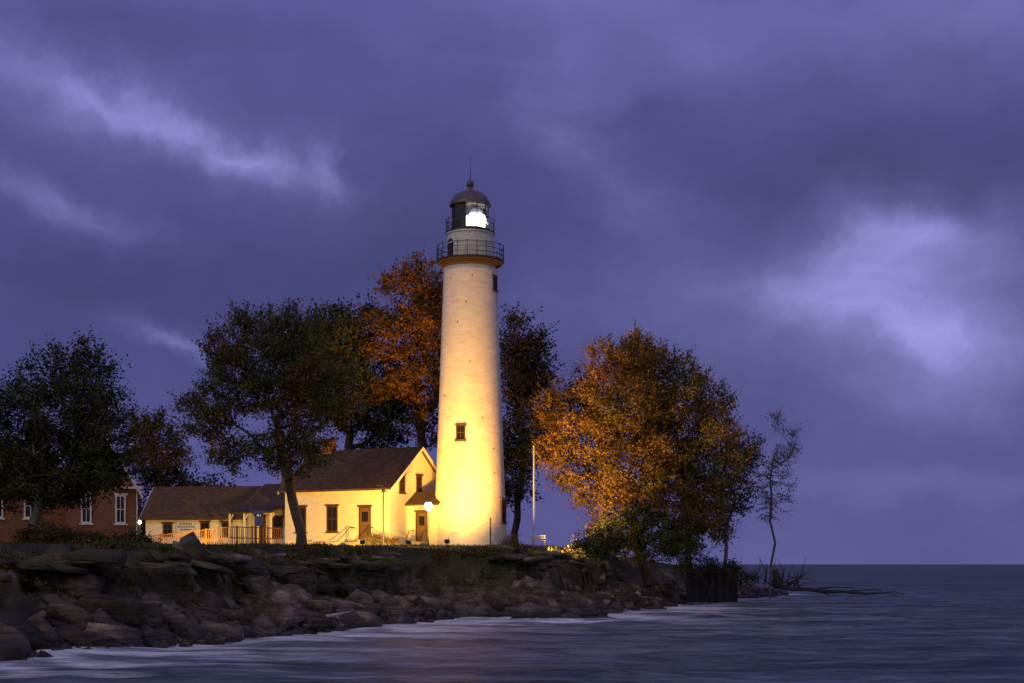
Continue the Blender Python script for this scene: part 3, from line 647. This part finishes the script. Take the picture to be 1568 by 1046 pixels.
x, y = sx(824, 104), 104.0; z = Hs(x, y); e = empty('park_bench', (x, y, z)); mb = MB()
for xx in (-.5, .45): mb.box((xx, -.2, -.1), (xx+.06, -.14, .42), 'concrete'); mb.box((xx, .2, -.1), (xx+.06, .26, .85), 'concrete')
for i in range(3): mb.box((-.55, -.22+i*.15, .43), (.55, -.1+i*.15, .47), 'concrete')
for zz in (.58, .74): mb.box((-.55, .17, zz), (.55, .197, zz+.09), 'concrete')
mb.obj('bench', e)
x, y = sx(396, 97), 97.0; z = Hs(x, y); e = empty('information_sign', (x, y, z)); mb = MB()
for xx in (-.2, .2): mb.box((xx-.04, -.04, -.2), (xx+.04, .04, 2.2), 'frame')
mb.box((-.28, -.08, 1.4), (.28, -.043, 2.1), 'blue'); mb.gable(-.36, .36, -.25, .25, 2.2, 2.22, 2.45, 'blue'); mb.obj('sign', e)
e = empty('steel_seawall', (0, 0, 0)); mb = MB(); n = 26; vs = []
xa, ya, xb, yb = sx(1052, 112), 112.0, sx(1127, 117), 117.0
for i in range(n+1):
    f = i/n; o_ = .1*(1 if (i//2) % 2 else -1); x = xa+(xb-xa)*f; y = ya+(yb-ya)*f+o_; tp = 2.5-.12*f; vs += [(x, y, -1), (x, y, tp), (x, y+.1, -1), (x, y+.1, tp)]
fs = []
for i in range(n): b_ = i*4; fs += [(b_, b_+4, b_+5, b_+1), (b_+2, b_+3, b_+7, b_+6), (b_+1, b_+5, b_+7, b_+3)]
mb.add(vs, fs, 'steel'); mb.tube([(xb, yb-.3, -1), (xb, yb-.3, 2.7)], .1, 'steel', 8); mb.obj('sheet_piles', e)
def drift(name, pts, r, branches, mat='drift'):
    e = empty(name); mb = MB(); mb.tube(pts, r, mat, 8)
    for b_ in branches: mb.tube(b_[0], b_[1], mat, 5)
    mb.obj('wood', e, True)
D = 136
def q(b, e, d=D): return (sx(b, d), d, sz(e, d))
drift('driftwood_log', [q(1185, 897), q(1215, 902), q(1235, 902), q(1262, 906, 135), q(1290, 906, 134), q(1325, 909, 133), q(1350, 908, 133)], [.26, .24, .17, .2, .14, .13, .09], [
    ([q(1240, 903), q(1275, 899), q(1310, 900), q(1318, 896)], [.1, .07, .04, .02]), ([q(1350, 908, 133), q(1370, 906, 133), q(1386, 911, 133)], [.1, .06, .03]), ([q(1300, 905), q(1340, 903), q(1375, 913)], [.07, .05, .02]),
    ([q(1190, 897), q(1215, 884), q(1250, 889)], [.1, .06, .02]), ([q(1255, 905), q(1268, 911), q(1290, 913)], [.08, .05, .02]), ([q(1220, 901), q(1232, 893), q(1240, 894)], [.06, .04, .02])])
rd = np.random.RandomState(8)
br = []
for i in range(34):
    b0 = rd.uniform(1115, 1230); e0 = 893+rd.uniform(-4, 6); a_ = rd.uniform(-1.1, 1.1); l = rd.uniform(12, 46)
    p = q(b0, e0); m_ = q(b0+l*.5*math.sin(a_)+rd.normal()*3, e0-l*.5*math.cos(a_)); t_ = q(b0+l*math.sin(a_), e0-l*math.cos(a_)+rd.normal()*3); br.append(([p, m_, t_], [rd.uniform(.05, .12), .05, .015]))
drift('driftwood_pile', [q(1187, 899), q(1190, 885), q(1186, 872)], [.5, .42, .3], br, 'bark')
drift('driftwood_branch', [q(482, 962, 66), q(485, 948, 66), q(500, 944, 66), q(525, 939, 66), q(538, 936, 66)], [.1, .1, .08, .06, .02], [([q(484, 950, 66), q(478, 956, 66)], [.06, .02]), ([q(515, 941, 66), q(520, 950, 66)], [.05, .02])], 'driftpale')
x, y = sx(214, 92), 92.0; z = Hs(x, y); e = empty('porch_lamp', (x, y, z)); mb = MB(); h = sz(800, 92)-z; mb.tube([(0, 0, -.1), (0, 0, h-.1)], .04, 'black'); mb.lathe([(.08, h-.09), (.1, h), (.06, h+.12)], 'bulb', 10); mb.obj('post_and_globe', e); pointlamp(e, (-.1, -.5, h), 120, (1, .5, .14))

# ------------------------------------------------------------ sky
W = bpy.data.worlds.new('World'); scene.world = W; W.use_nodes = True; nt = W.node_tree; bg = nt.nodes['Background']; out = nt.nodes['World Output']
tc = N(nt, 'ShaderNodeTexCoord'); sp = N(nt, 'ShaderNodeSeparateXYZ'); nt.links.new(tc.outputs['Generated'], sp.inputs[0])
az = math_(nt, 'ARCTAN2', sp.outputs[0], sp.outputs[1]); el = math_(nt, 'ARCSINE', sp.outputs[2])
cb = N(nt, 'ShaderNodeCombineXYZ'); nt.links.new(az, cb.inputs[0]); nt.links.new(el, cb.inputs[1]); AE = cb.outputs[0]
def noisec(vec, scale, detail, rough=.55, dist=0):
    n = N(nt, 'ShaderNodeTexNoise'); n.inputs['Scale'].default_value = scale; n.inputs['Detail'].default_value = detail; n.inputs['Roughness'].default_value = rough; n.inputs['Distortion'].default_value = dist; nt.links.new(vec, n.inputs['Vector']); return n
wn = noisec(AE, 15, 5, .58)
v1 = N(nt, 'ShaderNodeVectorMath', operation='SUBTRACT'); nt.links.new(wn.outputs[1], v1.inputs[0]); v1.inputs[1].default_value = (.5, .5, .5)
v2 = N(nt, 'ShaderNodeVectorMath', operation='MULTIPLY'); nt.links.new(v1.outputs[0], v2.inputs[0]); v2.inputs[1].default_value = (.08, .055, 0)
v3 = N(nt, 'ShaderNodeVectorMath', operation='ADD'); nt.links.new(AE, v3.inputs[0]); nt.links.new(v2.outputs[0], v3.inputs[1]); WV = v3.outputs[0]
def blob(b, e, hw, hh, slope=0):
    u = (b-784)/F; v = (864-e)/F; a_ = math.atan(u); e_ = math.atan(v*math.cos(a_))
    mp = N(nt, 'ShaderNodeMapping', vector_type='TEXTURE'); nt.links.new(WV, mp.inputs[0])
    mp.inputs['Location'].default_value = (a_, e_, 0); mp.inputs['Rotation'].default_value = (0, 0, -math.atan(slope)); mp.inputs['Scale'].default_value = (hw/F, hh/F, 1)
    d = N(nt, 'ShaderNodeVectorMath', operation='DOT_PRODUCT'); nt.links.new(mp.outputs[0], d.inputs[0]); nt.links.new(mp.outputs[0], d.inputs[1])
    return math_(nt, 'EXPONENT', math_(nt, 'MULTIPLY', d.outputs['Value'], -1.0))
def summ(lst):
    acc = None
    for (p, amp) in lst:
        x = math_(nt, 'MULTIPLY', blob(*p), amp); acc = x if acc is None else math_(nt, 'ADD', acc, x)
    return acc
streak = summ([((230, 190, 170, 22, .28), .68), ((400, 250, 110, 22, .2), .6), ((60, 120, 160, 60, .3), .25), ((500, 255, 18, 32, 0), .45), ((110, 305, 120, 22, .35), .4), ((260, 515, 70, 15, .25), .42),
               ((1310, 400, 90, 40, -.3), .45), ((1400, 360, 80, 30, .1), .35), ((1420, 500, 120, 45, .3), .55), ((1240, 470, 80, 26, 0), .3), ((870, 190, 90, 70, .6), .25), ((980, 300, 100, 60, .4), .22)])
soft = summ([((330, 235, 260, 60, .25), .2), ((1385, 440, 200, 110, .1), .55), ((1250, 480, 280, 80, 0), .25), ((1450, 600, 220, 80, 0), .22),
             ((1000, 30, 330, 80, .1), .22), ((1500, 20, 160, 60, 0), .3), ((1350, 745, 330, 24, .03), .16), ((950, 440, 200, 50, 0), .12)])
dark = summ([((1330, 265, 330, 70, .1), .26), ((620, 350, 200, 100, .1), .20), ((120, 420, 260, 60, .05), .22), ((300, 60, 320, 60, .1), .08)])
base = ramp(nt, math_(nt, 'MULTIPLY', el, 2.2), [(0, (.112, .108, .295)), (.12, (.100, .097, .285)), (.3, (.074, .076, .232)), (.55, (.076, .076, .238)), (.85, (.104, .098, .31)), (1, (.11, .10, .33))])
mp = N(nt, 'ShaderNodeMapping'); mp.inputs['Rotation'].default_value = (0, 0, .3); mp.inputs['Scale'].default_value = (5, 15, 1); nt.links.new(WV, mp.inputs[0])
fb = noisec(mp.outputs[0], 1.6, 5, .55).outputs[0]; fb2 = noisec(WV, 8, 4, .5).outputs[0]
tex = ramp(nt, fb, [(.25, (.15, .15, .15)), (.75, (1, 1, 1))]); tex2 = ramp(nt, fb2, [(.3, (.88, .88, .90)), (.7, (1.10, 1.10, 1.10))])
c = mix(nt, 1.0, base, tex2, 'MULTIPLY'); c = mix(nt, 1.0, c, ramp(nt, fb, [(.3, (.92, .92, .93)), (.7, (1.07, 1.07, 1.07))]), 'MULTIPLY')
dk = math_(nt, 'SUBTRACT', 1.0, dark, True)
dkc = N(nt, 'ShaderNodeCombineXYZ'); [nt.links.new(dk, dkc.inputs[i]) for i in range(3)]
c = mix(nt, 1.0, c, dkc.outputs[0], 'MULTIPLY')
ba = math_(nt, 'ADD', math_(nt, 'MULTIPLY', streak, math_(nt, 'ADD', math_(nt, 'MULTIPLY', tex, 1.3), .1)), math_(nt, 'MULTIPLY', soft, math_(nt, 'ADD', math_(nt, 'MULTIPLY', tex, .6), .65)))
bc = N(nt, 'ShaderNodeVectorMath', operation='SCALE'); bc.inputs[0].default_value = (.20, .195, .40); nt.links.new(ba, bc.inputs['Scale'])
c = mix(nt, 1.0, c, bc.outputs[0], 'ADD')
bk = N(nt, 'ShaderNodeMapRange', interpolation_type='SMOOTHSTEP'); nt.links.new(sp.outputs[1], bk.inputs[0]); bk.inputs[1].default_value = .3; bk.inputs[2].default_value = -.6
c = mix(nt, bk.outputs[0], c, (.27, .25, .33))
dn = N(nt, 'ShaderNodeMapRange'); nt.links.new(sp.outputs[2], dn.inputs[0]); dn.inputs[1].default_value = -.02; dn.inputs[2].default_value = -.15
c = mix(nt, dn.outputs[0], c, (.03, .03, .06))
nt.links.new(c, bg.inputs[0]); bg.inputs[1].default_value = 1.0
sk = N(nt, 'ShaderNodeTexSky', sky_type='NISHITA'); sk.sun_disc = False; sk.sun_elevation = math.radians(2); sk.sun_rotation = math.radians(205)
b2 = N(nt, 'ShaderNodeBackground'); nt.links.new(sk.outputs[0], b2.inputs[0]); b2.inputs[1].default_value = .001
ad = N(nt, 'ShaderNodeAddShader'); nt.links.new(bg.outputs[0], ad.inputs[0]); nt.links.new(b2.outputs[0], ad.inputs[1]); nt.links.new(ad.outputs[0], out.inputs[0])
W.cycles.sampling_method = 'MANUAL'; W.cycles.sample_map_resolution = 256

sl = bpy.data.lights.new('sun', 'SUN'); sl.energy = .42; sl.angle = math.radians(12); sl.color = (1, .86, .76)
so = bpy.data.objects.new('sun', sl); scene.collection.objects.link(so); so.rotation_euler = Vector((.55, .72, -.42)).to_track_quat('-Z', 'Y').to_euler()

# ------------------------------------------------------------ camera
cam = bpy.data.cameras.new('camera'); cam.lens = 50; cam.sensor_width = 36; cam.shift_y = 341/1568; cam.clip_end = 60000; cam.clip_start = .5
co = bpy.data.objects.new('camera', cam); scene.collection.objects.link(co); co.location = (0, 0, CAMZ); co.rotation_euler = (math.radians(90), 0, 0); scene.camera = co
scene.view_settings.view_transform = 'Standard'; scene.view_settings.look = 'None'; scene.view_settings.exposure = 0
print('verts', sum(len(o.data.vertices) for o in bpy.data.objects if o.type == 'MESH'))
